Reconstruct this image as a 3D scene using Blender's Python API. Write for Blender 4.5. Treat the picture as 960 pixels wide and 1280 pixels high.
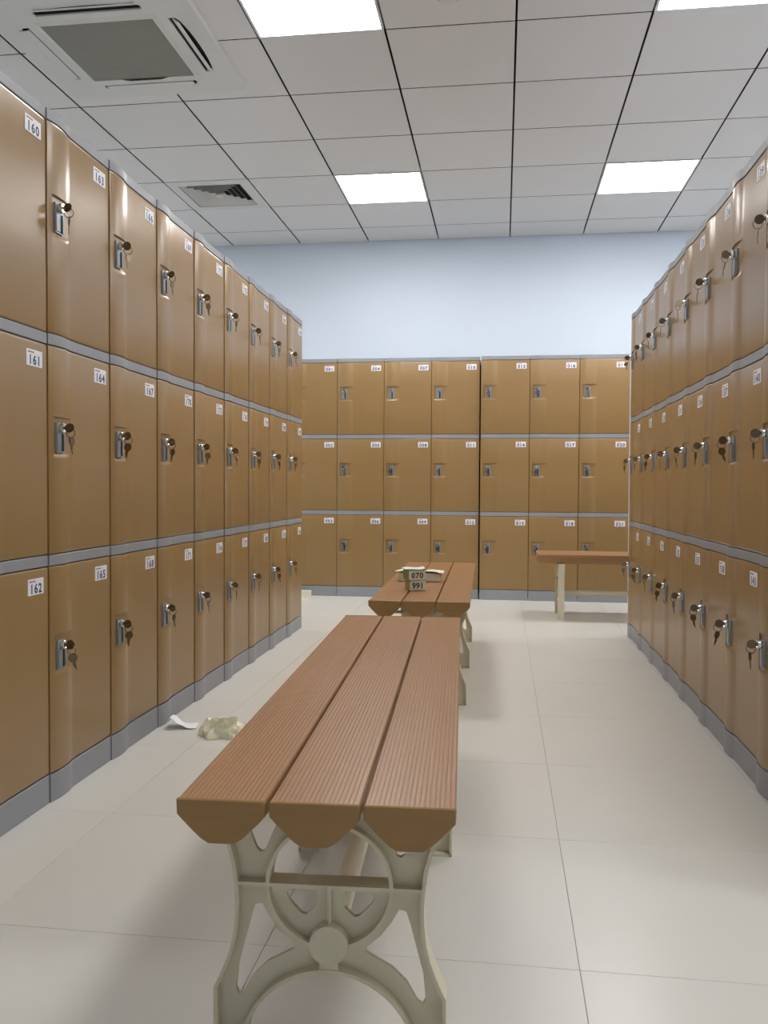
import bpy, bmesh, math, random
from mathutils import Matrix, Vector, noise as mnoise

for o in list(bpy.data.objects):
    bpy.data.objects.remove(o)
S = bpy.context.scene
COL = S.collection
rnd = random.Random(7)

# ------------------------------------------------------------------ camera
F_PX, YAW, PITCH, ROLL, CAM_Z = 1079.44, 0.1363, 0.0289, 0.0054, 0.8685
fw = Vector((-math.sin(YAW) * math.cos(PITCH), math.cos(YAW) * math.cos(PITCH), -math.sin(PITCH)))
rt = Vector((math.cos(YAW), math.sin(YAW), 0))
up = rt.cross(fw)
rt, up = math.cos(ROLL) * rt + math.sin(ROLL) * up, -math.sin(ROLL) * rt + math.cos(ROLL) * up
cam = bpy.data.cameras.new('camera')
cam.sensor_fit = 'VERTICAL'
cam.sensor_height = 36.0
cam.lens = F_PX / 1280 * 36.0
cam.clip_start = 0.02
camo = bpy.data.objects.new('camera', cam)
COL.objects.link(camo)
m = Matrix((rt, up, -fw)).transposed().to_4x4()
m.translation = (0, 0, CAM_Z)
camo.matrix_world = m
S.camera = camo

# ------------------------------------------------------------------ world, exposure
w = bpy.data.worlds.new('world')
S.world = w
w.use_nodes = True
w.node_tree.nodes['Background'].inputs[0].default_value = (0.5, 0.5, 0.5, 1)
w.node_tree.nodes['Background'].inputs[1].default_value = 0.05
S.view_settings.view_transform = 'Standard'
S.view_settings.look = 'None'
S.view_settings.gamma = 1
S.view_settings.use_curve_mapping = False
S.view_settings.exposure = 0.0
PANEL_POWER = 23.5

# ------------------------------------------------------------------ dimensions
W = 0.3731                      # locker column width
ZB, RAIL, TIER = 0.0786, 0.0293, 0.6
TOP = ZB + 3 * TIER
XL, YLEND = -1.2189, 5.1761     # front plane and far end of the left-hand row
XR, YREND = 0.7427, 5.2343      # same, right-hand row
XB = -0.1773                    # seam between the two banks on the end wall
CH, CX, CY1, YW = 2.9793, 0.0418, 7.0111, 7.4064
XW0, XW1, YW0 = CX - 8 * 0.6, CX + 5 * 0.6, CY1 - 15 * 0.6
FT, FX0, FY0 = 0.5835, 0.146, 1.566
DEPTH = 0.5


# ------------------------------------------------------------------ materials
def srgb(r, g, b):
    f = lambda c: (c / 255 / 12.92) if c / 255 <= 0.04045 else ((c / 255 + 0.055) / 1.055) ** 2.4
    return (f(r), f(g), f(b), 1)


def mat(name, col, rough=0.5, metal=0.0, spec=0.5, noise=None, bump=None, coat=0.0, per_obj=0.0, alpha=None, trans=None):
    """noise = (scale xyz, amount, detail); bump = (scale xyz, strength, distance)"""
    M = bpy.data.materials.new(name)
    M.use_nodes = True
    nt = M.node_tree
    B = nt.nodes['Principled BSDF']
    B.inputs['Base Color'].default_value = col
    B.inputs['Roughness'].default_value = rough
    B.inputs['Metallic'].default_value = metal
    B.inputs['Specular IOR Level'].default_value = spec
    B.inputs['Coat Weight'].default_value = coat
    B.inputs['Coat Roughness'].default_value = 0.15
    if alpha is not None:
        B.inputs['Alpha'].default_value = alpha
    if trans is not None:
        B.inputs['Transmission Weight'].default_value = trans
    tc = nt.nodes.new('ShaderNodeTexCoord')

    def ntex(scale, detail=4.0):
        mp = nt.nodes.new('ShaderNodeMapping')
        mp.inputs['Scale'].default_value = scale
        nt.links.new(tc.outputs['Object'], mp.inputs['Vector'])
        if per_obj >= 0:
            oi = nt.nodes.new('ShaderNodeObjectInfo')
            mul = nt.nodes.new('ShaderNodeVectorMath')
            mul.operation = 'MULTIPLY_ADD'
            cx = nt.nodes.new('ShaderNodeCombineXYZ')
            for i in range(3):
                nt.links.new(oi.outputs['Random'], cx.inputs[i])
            mul.inputs[1].default_value = (37, 53, 71)
            nt.links.new(cx.outputs[0], mul.inputs[0])
            nt.links.new(mp.outputs[0], mul.inputs[2])
            src = mul.outputs[0]
        else:
            src = mp.outputs[0]
        n = nt.nodes.new('ShaderNodeTexNoise')
        n.inputs['Scale'].default_value = 1.0
        n.inputs['Detail'].default_value = detail
        nt.links.new(src, n.inputs['Vector'])
        return n
    if noise:
        n = ntex(noise[0], noise[2] if len(noise) > 2 else 4.0)
        mr = nt.nodes.new('ShaderNodeMapRange')
        mr.inputs['From Min'].default_value = 0.25
        mr.inputs['From Max'].default_value = 0.75
        mr.inputs['To Min'].default_value = 1 - noise[1]
        mr.inputs['To Max'].default_value = 1 + noise[1]
        nt.links.new(n.outputs['Fac'], mr.inputs['Value'])
        hs = nt.nodes.new('ShaderNodeHueSaturation')
        hs.inputs['Color'].default_value = col
        if per_obj > 0:
            oi = nt.nodes.new('ShaderNodeObjectInfo')
            ma = nt.nodes.new('ShaderNodeMath')
            ma.operation = 'MULTIPLY_ADD'
            ma.inputs[1].default_value = per_obj
            ma.inputs[2].default_value = -per_obj / 2
            nt.links.new(oi.outputs['Random'], ma.inputs[0])
            ad = nt.nodes.new('ShaderNodeMath')
            ad.operation = 'ADD'
            nt.links.new(ma.outputs[0], ad.inputs[0])
            nt.links.new(mr.outputs[0], ad.inputs[1])
            nt.links.new(ad.outputs[0], hs.inputs['Value'])
        else:
            nt.links.new(mr.outputs[0], hs.inputs['Value'])
        nt.links.new(hs.outputs['Color'], B.inputs['Base Color'])
    if bump:
        n = ntex(bump[0])
        bp = nt.nodes.new('ShaderNodeBump')
        bp.inputs['Strength'].default_value = bump[1]
        bp.inputs['Distance'].default_value = bump[2]
        nt.links.new(n.outputs['Fac'], bp.inputs['Height'])
        nt.links.new(bp.outputs['Normal'], B.inputs['Normal'])
    return M


def emis(name, col, power):
    M = bpy.data.materials.new(name)
    M.use_nodes = True
    nt = M.node_tree
    nt.nodes.remove(nt.nodes['Principled BSDF'])
    e = nt.nodes.new('ShaderNodeEmission')
    e.inputs['Color'].default_value = col
    e.inputs['Strength'].default_value = power
    nt.links.new(e.outputs[0], nt.nodes['Material Output'].inputs[0])
    return M


M = {}
M['door'] = mat('locker_tan_plastic', srgb(150, 119, 75), 0.29, spec=0.6, noise=((2, 2, 160), 0.022, 2.0), bump=((3, 3, 4), 0.10, 0.008), per_obj=0.03)
M['body'] = mat('locker_body_plastic', srgb(62, 46, 32), 0.7, noise=((20, 20, 20), 0.03))  # body coloured dark to deepen the shade in the seams
M['grey'] = mat('locker_grey_plastic', srgb(146, 148, 153), 0.42, noise=((30, 30, 30), 0.02))
M['tag'] = mat('number_tag_white', srgb(236, 236, 240), 0.45, noise=((40, 40, 40), 0.02))
M['ink'] = mat('number_tag_ink', srgb(52, 62, 108), 0.5)
M['redink'] = mat('number_tag_small_print', srgb(150, 80, 96), 0.5)
M['lockplate'] = mat('lock_plate_grey', srgb(150, 156, 162), 0.35, metal=0.4)
M['slot'] = mat('lock_slot_and_shade', srgb(40, 42, 44), 0.6)
M['chrome'] = mat('chrome_lock', srgb(225, 225, 222), 0.12, metal=1.0)
M['key'] = mat('nickel_key', srgb(128, 116, 98), 0.3, metal=1.0)
M['tile'] = mat('floor_tile_porcelain', srgb(216, 214, 207), 0.28, spec=0.5, noise=((2.5, 2.5, 2.5), 0.025, 5.0), bump=((6, 6, 6), 0.02, 0.004), per_obj=0.02)
M['grout'] = mat('floor_grout', srgb(132, 126, 120), 0.9)
M['wall'] = mat('wall_white_paint', srgb(214, 224, 236), 0.75, noise=((1.5, 1.5, 1.5), 0.012), bump=((60, 60, 60), 0.05, 0.001))
M['ctile'] = mat('ceiling_tile_white', srgb(222, 219, 216), 0.55, noise=((3, 3, 3), 0.01), per_obj=0.03)
M['cgap'] = mat('ceiling_gap_shade', srgb(16, 16, 16), 0.9)
M['whitepl'] = mat('white_plastic', srgb(216, 214, 208), 0.45, noise=((10, 10, 10), 0.01))
M['grille'] = mat('intake_grille', srgb(152, 149, 138), 0.6)
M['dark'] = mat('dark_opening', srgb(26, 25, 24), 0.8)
M['bench'] = mat('bench_brown_plastic', srgb(157, 115, 76), 0.31, spec=0.5, noise=((90, 2.0, 90), 0.05, 3.0))
M['benchend'] = mat('bench_end_cap', srgb(156, 119, 70), 0.45, noise=((4, 90, 120), 0.06, 3.0))
M['cream'] = mat('bench_cream_leg', srgb(216, 207, 180), 0.38, noise=((8, 8, 8), 0.02))
M['panel'] = emis('light_panel_glow', (1.0, 0.985, 0.97, 1), PANEL_POWER)
M['alu'] = mat('panel_frame', srgb(220, 220, 220), 0.4)
M['paper'] = mat('crumpled_paper', srgb(240, 240, 244), 0.7)
M['bag'] = mat('thin_plastic_bag', srgb(252, 249, 222), 0.25, alpha=0.5)
M['card'] = mat('number_cards', srgb(218, 220, 204), 0.6, noise=((60, 60, 60), 0.04))
M['cardside'] = mat('card_edges', srgb(190, 192, 150), 0.7, noise=((10, 10, 400), 0.15))
M['cardink'] = mat('card_ink', srgb(58, 58, 50), 0.6)
M['carton'] = mat('cream_carton', srgb(226, 220, 200), 0.7)


# ------------------------------------------------------------------ helpers
def make_mesh(name, verts, faces, mats, midx=None, smooth=None):
    me = bpy.data.meshes.new(name)
    me.from_pydata([tuple(v) for v in verts], [], faces)
    for k in (mats if isinstance(mats, (list, tuple)) else [mats]):
        me.materials.append(M[k])
    if midx:
        me.polygons.foreach_set('material_index', midx)
    if smooth is not None:
        me.polygons.foreach_set('use_smooth', [True] * len(me.polygons))
        me.set_sharp_from_angle(angle=math.radians(smooth))
    me.update()
    return me


def link(name, me, parent=None, loc=(0, 0, 0), rot=(0, 0, 0)):
    o = bpy.data.objects.new(name, me)
    COL.objects.link(o)
    o.parent = parent
    o.location = loc
    o.rotation_euler = rot
    return o


def tag(o, label=None, cat=None, group=None, kind=None):
    if label: o['label'] = label
    if cat: o['category'] = cat
    if group: o['group'] = group
    if kind: o['kind'] = kind
    return o


class MB:
    """collects shapes into one mesh"""
    def __init__(s): s.v, s.f, s.m = [], [], []

    def add(s, verts, faces, mi=0):
        b = len(s.v)
        s.v += [Vector(v) for v in verts]
        s.f += [tuple(b + i for i in f) for f in faces]
        s.m += [mi] * len(faces)
        return s

    def box(s, x0, x1, y0, y1, z0, z1, mi=0):
        return s.add([(x, y, z) for z in (z0, z1) for y in (y0, y1) for x in (x0, x1)],
                     [(0, 2, 3, 1), (4, 5, 7, 6), (0, 1, 5, 4), (2, 6, 7, 3), (0, 4, 6, 2), (1, 3, 7, 5)], mi)

    def prism(s, pts, axis, a, b, mi=0):
        """pts: 2D closed outline; axis 'y' (x,z plane) or 'z' (x,y plane) or 'x' (y,z plane)"""
        def P(p, t):
            return (p[0], t, p[1]) if axis == 'y' else ((p[0], p[1], t) if axis == 'z' else (t, p[0], p[1]))
        n = len(pts)
        v = [P(p, a) for p in pts] + [P(p, b) for p in pts]
        f = [(i, (i + 1) % n, n + (i + 1) % n, n + i) for i in range(n)]
        f += [tuple(range(n - 1, -1, -1)), tuple(range(n, 2 * n))]
        return s.add(v, f, mi)

    def strip(s, pts, th, y0, y1, mi=0, closed=False):
        """a flange: polyline in x,z thickened by th, from y0 to y1"""
        n = len(pts)
        A, Bq = [], []
        for i, p in enumerate(pts):
            if closed:
                q0, q1 = pts[(i - 1) % n], pts[(i + 1) % n]
            else:
                q0, q1 = pts[max(i - 1, 0)], pts[min(i + 1, n - 1)]
            d = Vector((q1[0] - q0[0], q1[1] - q0[1])).normalized()
            nn = Vector((-d.y, d.x)) * th / 2
            A.append((p[0] + nn.x, p[1] + nn.y))
            Bq.append((p[0] - nn.x, p[1] - nn.y))
        v = []
        for a, b in zip(A, Bq):
            v += [(a[0], y0, a[1]), (b[0], y0, b[1]), (b[0], y1, b[1]), (a[0], y1, a[1])]
        f = []
        for i in range(n if closed else n - 1):
            j = (i + 1) % n
            for k in range(4):
                f.append((4 * i + k, 4 * i + (k + 1) % 4, 4 * j + (k + 1) % 4, 4 * j + k))
        if not closed:
            f += [(3, 2, 1, 0), (4 * n - 4, 4 * n - 3, 4 * n - 2, 4 * n - 1)]
        return s.add(v, f, mi)

    def cyl(s, c, r, axis, l, n=16, mi=0, r2=None):
        """cylinder from c along axis (vector) for length l"""
        ax = Vector(axis).normalized()
        t = Vector((0, 0, 1)) if abs(ax.z) < 0.9 else Vector((1, 0, 0))
        a = ax.cross(t).normalized()
        b = ax.cross(a)
        r2 = r if r2 is None else r2
        c = Vector(c)
        v = []
        for k in range(n):
            t = 2 * math.pi * k / n
            v.append(c + (a * math.cos(t) + b * math.sin(t)) * r)
        for k in range(n):
            t = 2 * math.pi * k / n
            v.append(c + ax * l + (a * math.cos(t) + b * math.sin(t)) * r2)
        f = [(k, (k + 1) % n, n + (k + 1) % n, n + k) for k in range(n)]
        f += [tuple(range(n - 1, -1, -1)), tuple(range(n, 2 * n))]
        return s.add(v, f, mi)

    def torus(s, c, R, r, nrm, n=16, k=6, mi=0):
        ax = Vector(nrm).normalized()
        t = Vector((0, 0, 1)) if abs(ax.z) < 0.9 else Vector((1, 0, 0))
        a = ax.cross(t).normalized()
        b = ax.cross(a)
        c = Vector(c)
        v = []
        for i in range(n):
            p = 2 * math.pi * i / n
            d = a * math.cos(p) + b * math.sin(p)
            for j in range(k):
                q = 2 * math.pi * j / k
                v.append(c + d * (R + r * math.cos(q)) + ax * r * math.sin(q))
        f = [(i * k + j, ((i + 1) % n) * k + j, ((i + 1) % n) * k + (j + 1) % k, i * k + (j + 1) % k) for i in range(n) for j in range(k)]
        return s.add(v, f, mi)

    def mesh(s, name, mats, smooth=None, fix=True):
        me = make_mesh(name, s.v, s.f, mats, s.m, None)
        if fix:
            bm = bmesh.new()
            bm.from_mesh(me)
            bmesh.ops.recalc_face_normals(bm, faces=bm.faces)
            bm.to_mesh(me)
            bm.free()
        if smooth is not None:
            me.polygons.foreach_set('use_smooth', [True] * len(me.polygons))
            me.set_sharp_from_angle(angle=math.radians(smooth))
        return me


def filled(name, outlines, thick, mats):
    """2D outlines (first outer, then holes) in x,z -> plate of given thickness centred on y=0"""
    cu = bpy.data.curves.new(name, 'CURVE')
    cu.dimensions = '2D'
    cu.fill_mode = 'BOTH'
    cu.extrude = thick / 2
    for pts in outlines:
        sp = cu.splines.new('POLY')
        sp.points.add(len(pts) - 1)
        for q, p in zip(sp.points, pts):
            q.co = (p[0], p[1], 0, 1)
        sp.use_cyclic_u = True
    o = bpy.data.objects.new(name, cu)
    COL.objects.link(o)
    dg = bpy.context.evaluated_depsgraph_get()
    me = bpy.data.meshes.new_from_object(o.evaluated_get(dg))
    V = [(v.co.x, -v.co.z, v.co.y) for v in me.vertices]
    Fs = [tuple(p.vertices) for p in me.polygons]
    bpy.data.objects.remove(o)
    bpy.data.curves.remove(cu)
    bpy.data.meshes.remove(me)
    return V, Fs


def glyph(ch):
    cu = bpy.data.curves.new('glyph', 'FONT')
    cu.body = ch
    cu.size = 1.0
    cu.align_x = 'CENTER'
    cu.resolution_u = 3
    cu.offset = 0.034
    o = bpy.data.objects.new('glyph', cu)
    COL.objects.link(o)
    dg = bpy.context.evaluated_depsgraph_get()
    me = bpy.data.meshes.new_from_object(o.evaluated_get(dg))
    V = [(v.co.x, v.co.y) for v in me.vertices]
    Fs = [tuple(p.vertices) for p in me.polygons]
    bpy.data.objects.remove(o)
    bpy.data.curves.remove(cu)
    bpy.data.meshes.remove(me)
    return V, Fs


GL = {c: glyph(c) for c in '0123456789'}


def write(mb, text, x, z, y, h, pitch, mi):
    """digits of cap height h centred on x, baseline z, on a plane facing -y"""
    k = h / 0.70
    for i, c in enumerate(text):
        V, Fs = GL[c]
        ox = x + (i - (len(text) - 1) / 2) * pitch
        mb.add([(ox + a * k, y, z + b * k) for a, b in V], Fs, mi)


# ------------------------------------------------------------------ the room
def slab(name, x0, x1, y0, y1, z0, z1, mt):
    o = link(name, MB().box(x0, x1, y0, y1, z0, z1).mesh(name, mt))
    return tag(o, kind='structure')


floor = slab('floor', XW0, XW1, YW0, YW, -0.1, -0.0022, 'grout')
slab('wall_back', XW0 - 0.1, XW1 + 0.1, YW, YW + 0.1, 0, CH + 0.1, 'wall')
slab('wall_front', XW0 - 0.1, XW1 + 0.1, YW0 - 0.1, YW0, 0, CH + 0.1, 'wall')
slab('wall_left', XW0 - 0.1, XW0, YW0, YW, 0, CH + 0.1, 'wall')
slab('wall_right', XW1, XW1 + 0.1, YW0, YW, 0, CH + 0.1, 'wall')
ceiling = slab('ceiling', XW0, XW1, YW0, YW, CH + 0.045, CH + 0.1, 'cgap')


def bev_tile(a, b, h, bev, mt, up=True):
    """tile with top at z=0 (floor) or bottom at z=0 (ceiling), a x b, chamfered rim"""
    s = 1 if up else -1
    v = [(x * a / 2, y * b / 2, -s * h) for x, y in ((-1, -1), (1, -1), (1, 1), (-1, 1))]
    v += [(x * a / 2, y * b / 2, -s * bev) for x, y in ((-1, -1), (1, -1), (1, 1), (-1, 1))]
    v += [(x * (a / 2 - bev), y * (b / 2 - bev), 0) for x, y in ((-1, -1), (1, -1), (1, 1), (-1, 1))]
    f = [(i + k, (i + 1) % 4 + k, (i + 1) % 4 + 4 + k, i + 4 + k) for k in (0, 4) for i in range(4)] + [(8, 9, 10, 11), (3, 2, 1, 0)]
    if up:
        return MB().add(v, f).mesh('tile', mt)
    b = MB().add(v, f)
    b.m = [1] * 4 + [0] * (len(f) - 5) + [1]  # tile edges painted dark to stand in for shade in the gaps
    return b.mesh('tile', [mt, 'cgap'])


# floor tiles
ft_cache = {}
ix0 = math.floor((XW0 - FX0) / FT)
ix1 = math.ceil((XW1 - FX0) / FT)
iy0 = math.floor((YW0 - FY0) / FT)
iy1 = math.ceil((YW - FY0) / FT)
for i in range(ix0, ix1):
    for j in range(iy0, iy1):
        a0, a1 = max(XW0, FX0 + i * FT), min(XW1, FX0 + (i + 1) * FT)
        b0, b1 = max(YW0, FY0 + j * FT), min(YW, FY0 + (j + 1) * FT)
        if a1 - a0 < 0.02 or b1 - b0 < 0.02:
            continue
        key = (round(a1 - a0, 3), round(b1 - b0, 3))
        if key not in ft_cache:
            ft_cache[key] = bev_tile(a1 - a0 - 0.0010, b1 - b0 - 0.0010, 0.0022, 0.0004, 'tile')
        link('floor_tile', ft_cache[key], floor, ((a0 + a1) / 2, (b0 + b1) / 2, 0))

# ceiling tiles; light panels and the diffuser take the place of single tiles
light_cols = (-6, -2, 1, 4)
light_rows = (3, 7, 11)          # tile between row line j and j-1
lights_at = [(c, j) for c in light_cols for j in light_rows if (c, j) != (-2, 11)]
special = set(lights_at) | {(-4, 3)}
ct_cache = {}
for c in range(-8, 5):
    for j in range(1, 17):
        if (c, j) in special:
            continue
        a0, a1 = CX + c * 0.6, CX + (c + 1) * 0.6
        b0 = CY1 - (j - 1) * 0.6
        b1 = YW if j == 1 else b0 + 0.6
        if b0 < YW0 - 0.01:
            continue
        key = round(b1 - b0, 3)
        if key not in ct_cache:
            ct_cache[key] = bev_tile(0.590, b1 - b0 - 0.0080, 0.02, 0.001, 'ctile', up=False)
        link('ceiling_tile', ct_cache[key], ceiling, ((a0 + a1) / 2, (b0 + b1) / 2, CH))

# ------------------------------------------------------------------ ceiling lights
fr = MB()
for x0, x1, y0, y1 in ((-.297, .297, -.297, -.285), (-.297, .297, .285, .297), (-.297, -.285, -.285, .285), (.285, .297, -.285, .285)):
    fr.box(x0, x1, y0, y1, -0.004, 0.03)
frame_me = fr.mesh('panel_frame', 'alu')
diff_me = MB().box(-.285, .285, -.285, .285, 0.0, 0.01).mesh('diffuser', 'panel')
LBL = {(-2, 7): 'square glowing light panel beside the air conditioning cassette',
       (-2, 3): 'square glowing light panel in the tile row of the air diffuser',
       (1, 3): 'square glowing light panel above the locker row ending at 121, near back wall',
       (1, 7): 'square glowing light panel above lockers 139 to 144, farther from back wall'}
for c, j in lights_at:
        e = link('ceiling_light', None, None, (CX + (c + .5) * .6, CY1 - (j - 1) * .6 + .3, CH))
        tag(e, LBL.get((c, j), 'square flat light panel set flush in ceiling tiles beyond the visible aisle'), 'ceiling light', 'square light panels in the ceiling')
        link('panel_frame', frame_me, e)
        link('diffuser', diff_me, e)

# ------------------------------------------------------------------ air diffuser in a ceiling tile
e = tag(link('air_diffuser', None, None, (CX - 3.5 * .6, CY1 - 2 * .6 + .3, CH)), 'square four-way louvred air diffuser set in ceiling tile above left lockers', 'air vent')


def sq_ring(mb, r0, z0, r1, z1, th, mi=0):
    """four sloping blades between half sizes r0 (at z0) and r1 (at z1)"""
    P = ((-1, -1), (1, -1), (1, 1), (-1, 1))
    v = [(x * r0, y * r0, z0) for x, y in P] + [(x * r1, y * r1, z1) for x, y in P]
    v += [(x * r0, y * r0, z0 + th) for x, y in P] + [(x * r1, y * r1, z1 + th) for x, y in P]
    f = []
    for i in range(4):
        k = (i + 1) % 4
        f += [(i, k, 4 + k, 4 + i), (8 + i, 12 + i, 12 + k, 8 + k), (i, 8 + i, 8 + k, k), (4 + i, 4 + k, 12 + k, 12 + i)]
    mb.add(v, f, mi)


fb = MB()
sq_ring(fb, .297, -.001, .225, -.006, .003)
link('frame', fb.mesh('diffuser_frame', 'whitepl', 30), e)
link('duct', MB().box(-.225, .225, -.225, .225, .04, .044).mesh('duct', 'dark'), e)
for k in range(5):
    b = MB()
    r = .215 - k * .04
    sq_ring(b, r + .004, -.004, r - .020, .022, .0025)
    link('louvre', b.mesh('louvre', 'whitepl'), e)
link('centre_plate', MB().box(-.022, .022, -.022, .022, -.006, .0).mesh('centre_plate', 'whitepl'), e)

# ------------------------------------------------------------------ air conditioning cassette
AC = (-1.84, 4.012, CH + .018)
e = tag(link('air_conditioner', None, None, AC), 'white square ceiling air conditioning cassette with grey intake grille', 'air conditioner')


def rrect(hx, hy, r, n=6):
    p = []
    for cx, cy, a in ((hx - r, hy - r, 0), (-hx + r, hy - r, 90), (-hx + r, -hy + r, 180), (hx - r, -hy + r, 270)):
        for i in range(n + 1):
            t = math.radians(a + 90 * i / n)
            p.append((cx + r * math.cos(t), cy + r * math.sin(t)))
    return p


# panel with four slot openings: outer plate with holes
def slot_outline(side):
    # bowed slot: straight on the inner side, bowed towards the rim
    n = 10
    L = .25
    pts = [(L * (1 - 2 * i / n), .345) for i in range(n + 1)]
    pts = [(-L, .335), (L, .335)] + [(L * math.cos(math.pi * i / 12), .362 + .033 * math.sin(math.pi * i / 12)) for i in range(13)]
    out = []
    for x, y in pts:
        for _ in range(side):
            x, y = -y, x
        out.append((x, y))
    return out


V, Fs = filled('panel', [rrect(.475, .475, .03)] + [slot_outline(k) for k in range(4)], .008, 'whitepl')
pm = MB()
pm.add([(x, z, -.030 + y) for x, y, z in V], Fs)
link('panel', pm.mesh('cassette_panel', 'whitepl', 30), e)
rim = MB()
P0, P1 = rrect(.475, .475, .03), rrect(.485, .485, .04)
n = len(P0)
rim.add([(x, y, -.034) for x, y in P0] + [(x, y, -.0185) for x, y in P1], [(i, (i + 1) % n, n + (i + 1) % n, n + i) for i in range(n)])
link('rim', rim.mesh('cassette_rim', 'whitepl', 40), e)
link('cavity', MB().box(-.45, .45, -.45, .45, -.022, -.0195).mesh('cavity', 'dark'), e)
for k in range(4):
    vb = MB()
    prof = [(.372, -.026), (.392, -.037), (.386, -.040), (.366, -.031)]
    if k in (0, 1):
        prof = [(.338, -.034), (.388, -.038), (.386, -.041), (.338, -.038)]
    if k in (3,):
        prof = [(.352, -.026), (.378, -.044), (.374, -.047), (.348, -.030)]
    vb.prism(prof, 'x', -.235, .235)
    link('louvre_flap', vb.mesh('louvre_flap', 'whitepl'), e, rot=(0, 0, k * math.pi / 2))
gb = MB()
gb.box(-.266, .266, -.276, .276, -.038, -.030)
gro = link('intake_grille', gb.mesh('intake_grille', 'grille'), e)
gl = MB()
for k in range(44):
    y = -.268 + k * .536 / 43
    gl.box(-.258, .258, y - .0035, y + .0035, -.0395, -.037)
gs = link('grille_bars', gl.mesh('grille_bars', 'grille'), gro)
tag(gs, kind='stuff')
gf = MB()
sq_ring(gf, .292, -.034, .268, -.042, .004)
link('grille_frame', gf.mesh('grille_frame', 'whitepl'), e)
link('grille_latch', MB().prism([(-.115, .268), (.125, .268), (.085, .283), (-.075, .283)], 'z', -.0435, -.040).mesh('latch', 'dark'), e)

# ------------------------------------------------------------------ smoke detector
e = tag(link('smoke_detector', None, None, (-.25, 3.745, CH)), 'small round smoke detector on the ceiling between light panels', 'detector')
db = MB()
db.cyl((0, 0, 0), .056, (0, 0, -1), .012, 28).cyl((0, 0, -.012), .05, (0, 0, -1), .018, 28, r2=.04)
link('housing', db.mesh('detector_housing', 'whitepl', 35), e)
link('sensor_ring', MB().torus((0, 0, -.02), .046, .003, (0, 0, 1), 28, 6).mesh('sensor_ring', 'dark', 60), e)

# ------------------------------------------------------------------ lockers
PROF = [(u, d * .37) for u, d in ((0, .005), (.03, .0135), (.07, .0205), (.12, .0245), (.17, .0248), (.22, .0225), (.255, .019), (.285, .0130), (.31, .0065), (.335, .002), (.36, 0), (1, 0))]


def fprof(u):
    for (a, p), (b, q) in zip(PROF, PROF[1:]):
        if u <= b:
            t = (u - a) / (b - a)
            return p + (q - p) * t
    return 0.0


def smooth_prof(u):
    s = 0
    for k in range(-4, 5):
        s += fprof(min(1, max(0, u + k * .007)))
    return s / 9


E0 = .0019


def profile_bar(name, z0, z1, y_back, mt):
    """grey strip that follows the swell of the doors, from z0 to z1"""
    us = [0, .015, .03, .05, .07, .09, .12, .15, .18, .21, .235, .26, .28, .295, .31, .325, .34, .36, .5, .8, 1]
    bv = .0015
    pts = []
    for u in us:
        pts.append((E0 + u * (W - 2 * E0), -smooth_prof(u)))
    n = len(pts)
    v = []
    for dz, dy in ((z0, bv), (z0 + bv, 0), (z1 - bv, 0), (z1, bv)):
        v += [(x, y + dy, dz) for x, y in pts]
    f = []
    for k in range(3):
        for i in range(n - 1):
            f.append((k * n + i, k * n + i + 1, (k + 1) * n + i + 1, (k + 1) * n + i))
    b = len(v)
    v += [(pts[0][0], y_back, z0), (pts[-1][0], y_back, z0), (pts[-1][0], y_back, z1), (pts[0][0], y_back, z1)]
    f.append((b, b + 1, b + 2, b + 3))
    f.append((b,) + tuple(range(0, n)) + (b + 1,))
    f.append((b + 3,) + tuple(range(3 * n, 4 * n)) + (b + 2,))
    f.append((b, b + 3, 3 * n, 2 * n, n, 0))
    f.append((b + 1, b + 2, 4 * n - 1, 3 * n - 1, 2 * n - 1, n - 1))
    return MB().add(v, f).mesh(name, mt, 32)


DH = TIER - RAIL - .006          # door height
N_T, N_B = .190, .300            # niche below the door's top edge
NU0, NU1 = .050, .345


def door_mesh():
    us = [0, .006, .015, .03, .042, .049, .053, .07, .09, .12, .15, .18, .21, .235, .26, .28, .295, .31, .325, .34, .36, .5, .7, .9, .985, .994, 1]
    zt = [0, .002, .006, N_T - .02, N_T - .004, N_T, N_T + .0012, N_T + .012, (N_T + N_B) / 2, N_B - .014, N_B - .009, N_B - .005, N_B, N_B + .006, N_B + .03, DH - .006, DH - .002, DH]
    zs = [DH - t for t in zt][::-1]

    def dep(u, z):
        t = DH - z
        d = smooth_prof(u)
        if NU0 < u < NU1:
            if N_T + .001 <= t <= N_B - .012:
                d = min(d, .0015)
            elif N_B - .012 < t < N_B:
                k = (t - (N_B - .012)) / .012
                d = min(d, .0015 + (d - .0015) * k * k * (3 - 2 * k))
        for e in (u * W, (1 - u) * W):                    # rounded vertical edges
            if e < .003:
                d -= .0006 * (1 - e / .003) ** 2
        for e in (z, DH - z):
            if e < .005:
                d -= .0022 * (1 - e / .005) ** 2
        return d
    nu, nz = len(us), len(zs)
    v, f = [], []
    for z in zs:
        for u in us:
            v.append((E0 + u * (W - 2 * E0), -dep(u, z), z))
    for k in range(nz - 1):
        for i in range(nu - 1):
            f.append((k * nu + i, k * nu + i + 1, (k + 1) * nu + i + 1, (k + 1) * nu + i))
    b = len(v)
    yb = .014
    v += [(E0, yb, 0), (W - E0, yb, 0), (W - E0, yb, DH), (E0, yb, DH)]
    f.append((b, b + 3, b + 2, b + 1))
    f.append((b,) + tuple(range(0, nu)) + (b + 1,))
    f.append((b + 3,) + tuple(range((nz - 1) * nu, nz * nu)) + (b + 2,))
    f.append((b,) + tuple(k * nu for k in range(nz)) + (b + 3,))
    f.append((b + 1,) + tuple(k * nu + nu - 1 for k in range(nz)) + (b + 2,))
    return MB().add(v, f).mesh('door', 'door', 33)


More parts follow.
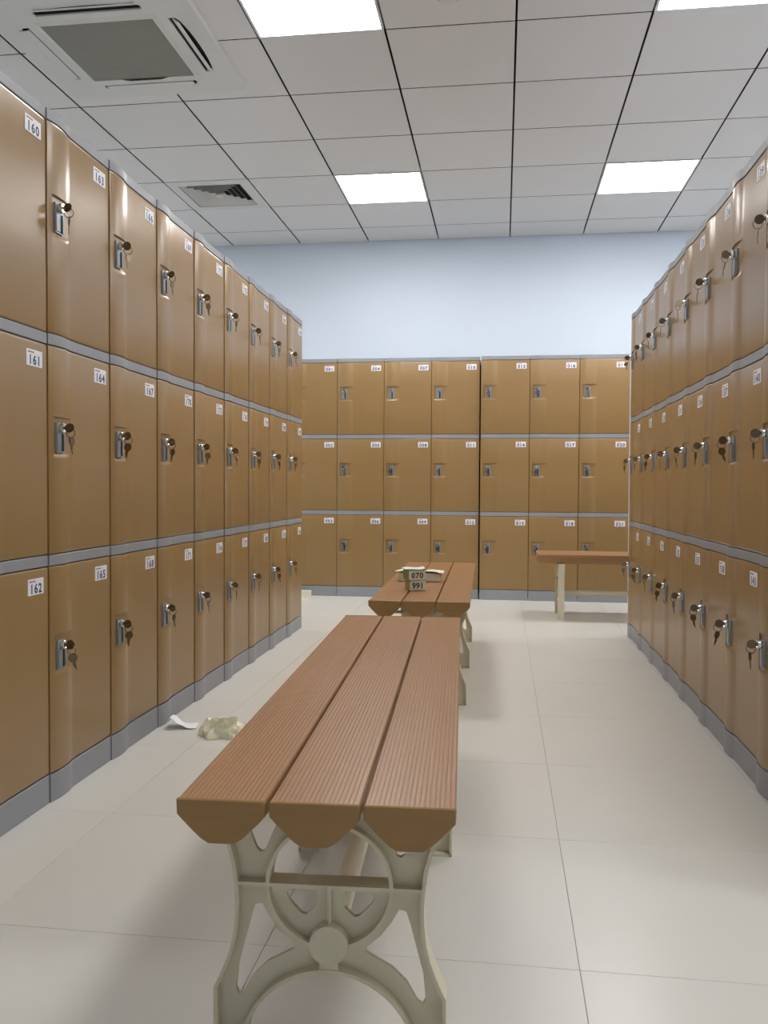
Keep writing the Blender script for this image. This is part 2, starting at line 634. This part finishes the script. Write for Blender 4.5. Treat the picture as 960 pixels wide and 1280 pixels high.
DOOR = door_mesh()
PLINTH = profile_bar('plinth', 0.0, ZB - .0015, .06, 'grey')
RAILM = profile_bar('rail', 0.0, RAIL, .03, 'grey')
CAPM = profile_bar('cap', 0.0, RAIL, DEPTH, 'grey')
BODY = MB().box(.0006, W - .0006, .0142, DEPTH - .004, .02, TOP - RAIL - .001).mesh('body', 'body')

# lock: grey plate with a slit, chrome cylinder
LX, LZ = .155 * W, DH - (N_T + N_B) / 2 - .002
lp = MB()
lp.prism([(x, z) for x, z in rrect(.0215, .041, .004, 3)], 'y', -.0015, -.0065)
lp.box(.001, .0120, -.0070, -.0060, -.036, .012, 1)  # slit drawn wider and darker, with the shading beside it painted in
lp.box(.0120, .0175, -.0105, -.0060, -.036, .012, 0)
lp.box(-.0190, .0010, -.0090, -.0060, -.036, .012, 0)
PLATE = lp.mesh('lock_plate', ['lockplate', 'slot'], 30)
cy = MB()
cy.cyl((0, 0, 0), .0115, (0, -1, 0), .007, 20).cyl((0, -.007, 0), .0135, (0, -1, 0), .006, 20, r2=.0125).torus((0, -.013, 0), .0105, .002, (0, 1, 0), 20, 6)
CYL = cy.mesh('lock_cylinder', 'chrome', 40)
CYL_AT = (LX - .004, -.006, LZ + .027)

# keys
ky = MB()
ky.cyl((-.0012, -.029, 0), .0135, (1, 0, 0), .0024, 18)            # bow of the key in the lock
ky.box(-.0009, .0009, -.020, -.010, -.004, .004)
KEY_IN = ky.mesh('key', 'key', 35)
KRING = MB().torus((0, 0, -.010), .0130, .0013, (.35, .2, .1), 18, 6).mesh('key_ring', 'key', 60)
kh = MB()
kh.cyl((0, -.001, -.012), .0130, (0, 1, 0), .0024, 18)
kh.prism([(-.004, -.021), (.004, -.021), (.004, -.046), (.002, -.049), (.001, -.044), (-.001, -.042), (-.002, -.038), (-.004, -.036)], 'y', -.0009, .0009)
KEY_HANG = kh.mesh('key', 'key', 35)


def number_tag(num):
    b = MB()
    hw, hh = .0385, .0215
    b.prism(rrect(hw, hh, .002, 2), 'y', .0004, -.0010)
    write(b, num, 0, -.0165, -.0013, .0235, .0205, 1)
    for k in range(4):
        b.box(-.031 + k * .0078, -.0255 + k * .0078, -.0013, -.0009, .0125, .0165, 2)
    return b.mesh('number_tag', ['tag', 'ink', 'redink'], None, fix=False)


def key_bunch(world, num, seed, text):
    r = random.Random(seed)
    e = link('key_bunch', None)
    e.matrix_world = world
    e.rotation_euler.z += r.uniform(-.15, .15)
    tag(e, text, 'keys', 'keys left hanging in the locker locks')
    tilt = r.uniform(-.35, .35)
    link('key', KEY_IN, e, rot=(0, tilt, 0))
    link('key_ring', KRING, e, (0, -.032, -.004), rot=(r.uniform(-.2, .2), 0, r.uniform(-.6, .6)))
    link('key', KEY_HANG, e, (r.uniform(-.003, .003), -.034, -.024), rot=(r.uniform(-.12, .12), r.uniform(-.25, .25), r.uniform(-.9, .9)))


ORD = 'first second third fourth fifth sixth seventh eighth ninth tenth'.split()


def locker_column(first, loc, rz, group, where, nokeys=()):
    nums = ['%03d' % (first + i) for i in range(3)]
    e = link('locker_cabinet', None, None, loc, (0, 0, rz))
    tag(e, 'tan three-door locker cabinet %s to %s, %s' % (nums[0], nums[2], where), 'locker', group)
    WM = Matrix.Translation(Vector(loc)) @ Matrix.Rotation(rz, 4, 'Z')
    link('body', BODY, e)
    link('plinth', PLINTH, e)
    for i in range(2):
        link('rail', RAILM, e, (0, 0, ZB + (i + 1) * TIER - RAIL))
    link('cap', CAPM, e, (0, 0, TOP - RAIL))
    for i in range(3):
        z0 = ZB + i * TIER + .003
        num = nums[2 - i]
        d = link('door', DOOR, e, (0, 0, z0))
        link('number_tag', number_tag(num), d, (W - .026 - .0385, 0, DH - .024 - .0215))
        link('lock_plate', PLATE, d, (LX, 0, LZ))
        link('lock_cylinder', CYL, d, CYL_AT)
        if num not in nokeys:
            key_bunch(WM @ Matrix.Translation((CYL_AT[0], CYL_AT[1], z0 + CYL_AT[2])), num, int(num) * 13 + 5,
                      'keys in %s lock of locker %s, %s' % (('bottom', 'middle', 'top')[i], num, where))


# left-hand row: 160 starts nearest, numbers rise towards the far end
for k in range(10):                     # k columns from the far end
    first = 160 + 3 * (8 - k)
    locker_column(first, (XL, YLEND - (k + 1) * W, 0), math.pi / 2, 'locker columns in the row numbered 157 to 186',
                  ORD[k] + ' column from end wall, air conditioner row')
# right-hand row: numbers fall towards the far end
for k in range(9):
    first = 139 - 3 * (6 - k)
    locker_column(first, (XR, YREND - k * W, 0), -math.pi / 2, 'locker columns in the row numbered 121 to 147',
                  ORD[k] + ' column from end wall, crosswise bench row')
# end wall: two banks with a slim gap between
for k in range(7):
    first = 1 + 3 * k
    bank2 = k >= 4
    x = XB + (k - 4) * W + (.004 if bank2 else -.004)
    locker_column(first, (x, 6.715 if bank2 else 6.735, 0), 0, 'locker columns against the end wall', ORD[k] + ' column of end wall lockers', ('004', '007', '010'))

# ------------------------------------------------------------------ benches
BL, BW, BH = 1.75, .391, .43


def plank_profile(g):
    w2 = .0632
    side = [(w2, -.021), (w2 - .010, -.032), (w2 - .0235, -.0455), (w2 - .034, -.055), (w2 - .045, -.062)]
    p = []
    if g:                                               # grooved walking surface
        nr = 17
        x = -w2
        p.append((-w2, -.0025))
        p.append((-w2 + .002, 0))
        step = (2 * w2 - .008) / nr
        for i in range(nr):
            a = -w2 + .004 + i * step
            p += [(a + step * .12, 0), (a + step * .24, -.0010), (a + step * .42, -.0010), (a + step * .54, 0)]
        p += [(w2 - .002, 0), (w2, -.0025)]
    else:
        p += [(-w2 - .0008, -.0015), (-w2 + .001, .0008), (w2 - .001, .0008), (w2 + .0008, -.0015)]
    p += side + [(-x, z) for x, z in side[::-1]]
    return p


PLANK = MB().prism(plank_profile(True), 'y', .004, BL - .004).mesh('plank', 'bench')
ep = plank_profile(False)
np_ = len(ep)
eb = MB()
eb.add([(x * .978, 0, -.026 + (z + .026) * .94) for x, z in ep] + [(x, .0022, z) for x, z in ep] + [(x, .0045, z) for x, z in ep],
       [(i + k, (i + 1) % np_ + k, (i + 1) % np_ + np_ + k, i + np_ + k) for k in (0, np_) for i in range(np_)] + [tuple(range(np_)), tuple(range(3 * np_ - 1, 2 * np_ - 1, -1))])
ENDC = eb.mesh('end_cap', 'benchend')

# cast leg frame
half = [(.182, 0), (.182, .084), (.175, .097), (.166, .118), (.157, .142), (.151, .168), (.148, .195), (.147, .222), (.149, .252), (.153, .282), (.160, .308), (.170, .336), (.184, .367)]
archR, archZ = .135, -.02
a0 = math.asin(-archZ / archR)
arch = [(archR * math.cos(math.pi - a0 - (math.pi - 2 * a0) * i / 24), archZ + archR * math.sin(math.pi - a0 - (math.pi - 2 * a0) * i / 24)) for i in range(25)]
notch = [(.136, .367), (.127, .326), (.117, .300), (.111, .295), (.104, .297), (.088, .335), (.074, .367)]
outer = [(-x, z) for x, z in half] + [(-x, z) for x, z in notch] + [(x, z) for x, z in notch[::-1]] + [(x, z) for x, z in half[::-1]] + arch[::-1]
up_half = [(.094 * math.cos(math.pi * i / 20), .252 + .094 * math.sin(math.pi * i / 20)) for i in range(21)]
tri = [(.021, .238), (.062, .238), (.070, .231), (.064, .219), (.046, .200), (.038, .198), (.022, .213)]
sideh = [(.108, .213), (.098, .195), (.080, .171), (.058, .152), (.056, .144), (.066, .138), (.098, .121), (.120, .100), (.138, .070), (.146, .066), (.150, .075), (.146, .115), (.134, .160), (.126, .190), (.119, .211)]
V, Fs = filled('web', [outer, up_half, tri, [(-x, z) for x, z in tri], sideh, [(-x, z) for x, z in sideh]], .008, 'cream')
lg = MB()
lg.add(V, Fs)
for s in (-1, 1):
    lg.strip([(s * (x - .003), z) for x, z in half], .006, -.021, .021)
lg.strip([(.097 * math.cos(2 * math.pi * i / 48), .25 + .097 * math.sin(2 * math.pi * i / 48)) for i in range(48)], .006, -.019, .019, closed=True)
lg.strip([(x * (archR + .003) / archR, archZ + (z - archZ) * (archR + .003) / archR) for x, z in arch], .006, -.021, .021)
lg.box(-.146, .146, -.019, .019, .247, .2525)
lg.box(-.003, .003, -.015, .015, .185, .247)
lg.box(-.015, .015, -.019, .019, .112, .135)
for s in (-1, 1):
    lg.box(s * .158 - .024, s * .158 + .024, -.021, .021, 0, .006)
    lg.box(s * .128 - .056, s * .128 + .056, -.02, .02, .362, .3685)
LEG = lg.mesh('leg', 'cream', 35)
HUB = MB().cyl((0, -.0235, .160), .030, (0, 1, 0), .047, 32).mesh('hub', 'cream', 35)
STR = MB().cyl((0, .15, .160), .019, (0, 1, 0), BL - .30, 20).mesh('stretcher', 'cream', 40)


def bench(loc, yaw, label):
    e = tag(link('bench', None, None, loc, (0, 0, yaw)), label, 'bench', 'three-plank changing room benches')
    for k in (-1, 0, 1):
        p = link('plank', PLANK, e, (k * .1323, 0, BH))
        link('end_cap', ENDC, p)
        link('end_cap', ENDC, p, (0, BL, 0), (0, 0, math.pi))
    for y in (.155, .865, 1.575):
        l = link('leg', LEG, e, (0, y, 0))
        link('hub', HUB, l)
    link('stretcher', STR, e)


bench((-.254, 1.157, 0), .045, 'long brown plank bench with cream cast legs and nothing on it, mid aisle')
bench((-.315, 3.293, 0), .019, 'brown plank bench carrying the bundles of number cards')
bench((.235, 5.95, 0), -math.pi / 2, 'brown plank bench set crosswise in front of lockers 016 and 019')

# ------------------------------------------------------------------ number cards on the second bench
def card_stack(name, label, loc, rz, w, d, h, text, group):
    e = tag(link(name, None, None, loc, (0, 0, rz)), label, 'cards', group)
    b = MB()
    n = 14
    r = random.Random(h * 1000)
    for i in range(n):
        z0, z1 = h * i / n, h * (i + 1) / n
        ox, oy = r.uniform(-.0012, .0012), r.uniform(-.0004, .0004)
        b.box(-w / 2 + ox, w / 2 + ox, .001 + oy, d + oy, z0, z1)
    link('card_pile', b.mesh('card_pile', 'cardside'), e)
    f = MB()
    f.box(-w / 2, w / 2, -.0008, .0006, .002, h - .002)
    if text:
        write(f, text, 0, h * .22, -.0012, h * .52, w * .25, 1)
    link('front_card', f.mesh('front_card', ['card', 'cardink'], None, fix=False), e)
    return e


G = 'bundles of number cards on the bench'
BZ = BH + .0008
card_stack('card_bundle', 'bundle of pale number cards reading 991, lower of the stacked pair', (-.352, 3.634, BZ), .40, .070, .072, .044, '991', G)
card_stack('card_bundle', 'bundle of pale number cards reading 070, resting on the 991 bundle', (-.354, 3.628, BZ + .0448), .44, .074, .076, .042, '070', G)
card_stack('card_bundle', 'long blank pale card bundle lying behind the bundle reading 070', (-.378, 3.985, BZ), .03, .195, .07, .040, None, G)


def sheet(name, nx, ny, sx, sy, fn, mt, thick=.0006):
    v, f = [], []
    for j in range(ny + 1):
        for i in range(nx + 1):
            u, t = i / nx, j / ny
            v.append(fn(u, t))
    for j in range(ny):
        for i in range(nx):
            a = j * (nx + 1) + i
            f.append((a, a + 1, a + nx + 2, a + nx + 1))
    n = len(v)
    v += [(x, y, z + thick) for x, y, z in v]
    f += [tuple(n + k for k in q[::-1]) for q in f]
    ring = [i for i in range(nx + 1)] + [j * (nx + 1) + nx for j in range(1, ny + 1)] + [ny * (nx + 1) + i for i in range(nx - 1, -1, -1)] + [j * (nx + 1) for j in range(ny - 1, 0, -1)]
    for k in range(len(ring)):
        a, b = ring[k], ring[(k + 1) % len(ring)]
        f.append((a, b, n + b, n + a))
    return MB().add(v, f).mesh(name, mt, 40)


# loose wrapper over the top bundle
wr = random.Random(3)
o = link('wrapper', sheet('wrapper', 8, 6, 0, 0, lambda u, t: ((u - .5) * .095, (t - .45) * .095,
         .003 * math.sin(9 * u + 5 * t) * u + wr.uniform(0, .002)), 'card'), None, (-.370, 3.664, BZ + .0448 + .042 + .0035), (0, 0, .30))
tag(o, 'torn pale paper wrapper lying over the bundle reading 070', 'paper')
wr2 = random.Random(5)
o = link('wrapper', sheet('wrapper', 12, 6, 0, 0, lambda u, t: ((u - .5) * .225, (t - .5) * .095,
         .003 * math.sin(11 * u + 6 * t) + wr2.uniform(0, .0025)), 'card'), None, (-.378, 4.02, BZ + .040 + .0045), (0, 0, .0))
tag(o, 'pale paper wrapper lying on the long blank card bundle', 'paper')

# ------------------------------------------------------------------ litter on the floor
pr = random.Random(11)


def paper_fn(u, t):
    x, y = (u - .5) * .105, (t - .5) * .075
    z = .002 + .030 * math.exp(-((u - .12) / .16) ** 2) * (1 - .5 * t) + .016 * max(0, math.sin(math.pi * (u * 1.4 + .3 * t))) + pr.uniform(0, .003)
    return (x, y, z)


tag(link('paper_scrap', sheet('paper_scrap', 9, 6, 0, 0, paper_fn, 'paper'), None, (-1.135, 2.965, .0005), (0, 0, .2)), 'crumpled white scrap of paper on floor by locker 171', 'paper')
br = random.Random(4)


def bag_fn(u, t):
    a = 2 * math.pi * u
    c, q = math.cos(a), math.sin(a)
    n1 = mnoise.noise(Vector((2.2 * c, 2.2 * q, 3 * t)))
    n2 = mnoise.noise(Vector((5 * c, 5 * q, 5 * t + 9)))
    r = .088 * (1 - t) ** .7 * (1 + .35 * n1) + .008 * n2
    z = .044 * math.sin(math.pi / 2 * t) ** .8 * (1 + .45 * n1) + .014 * n2 * min(1, 4 * t)
    return (r * c + .012 * n2, .8 * r * q, .002 + max(0, z))


tag(link('plastic_bag', sheet('plastic_bag', 40, 12, 0, 0, bag_fn, 'bag', .0004), None, (-.965, 2.90, .0005)), 'small crumpled translucent yellowish plastic bag on floor beside the bench', 'plastic bag')
cb = MB().box(-.045, .045, -.03, .03, 0, .052).box(-.046, .046, -.031, .031, .040, .054)
tag(link('carton', cb.mesh('carton', 'carton'), None, (-1.525, 6.60, .0002), (0, 0, .1)), 'tiny cream carton on floor before the locker numbered 003', 'carton')
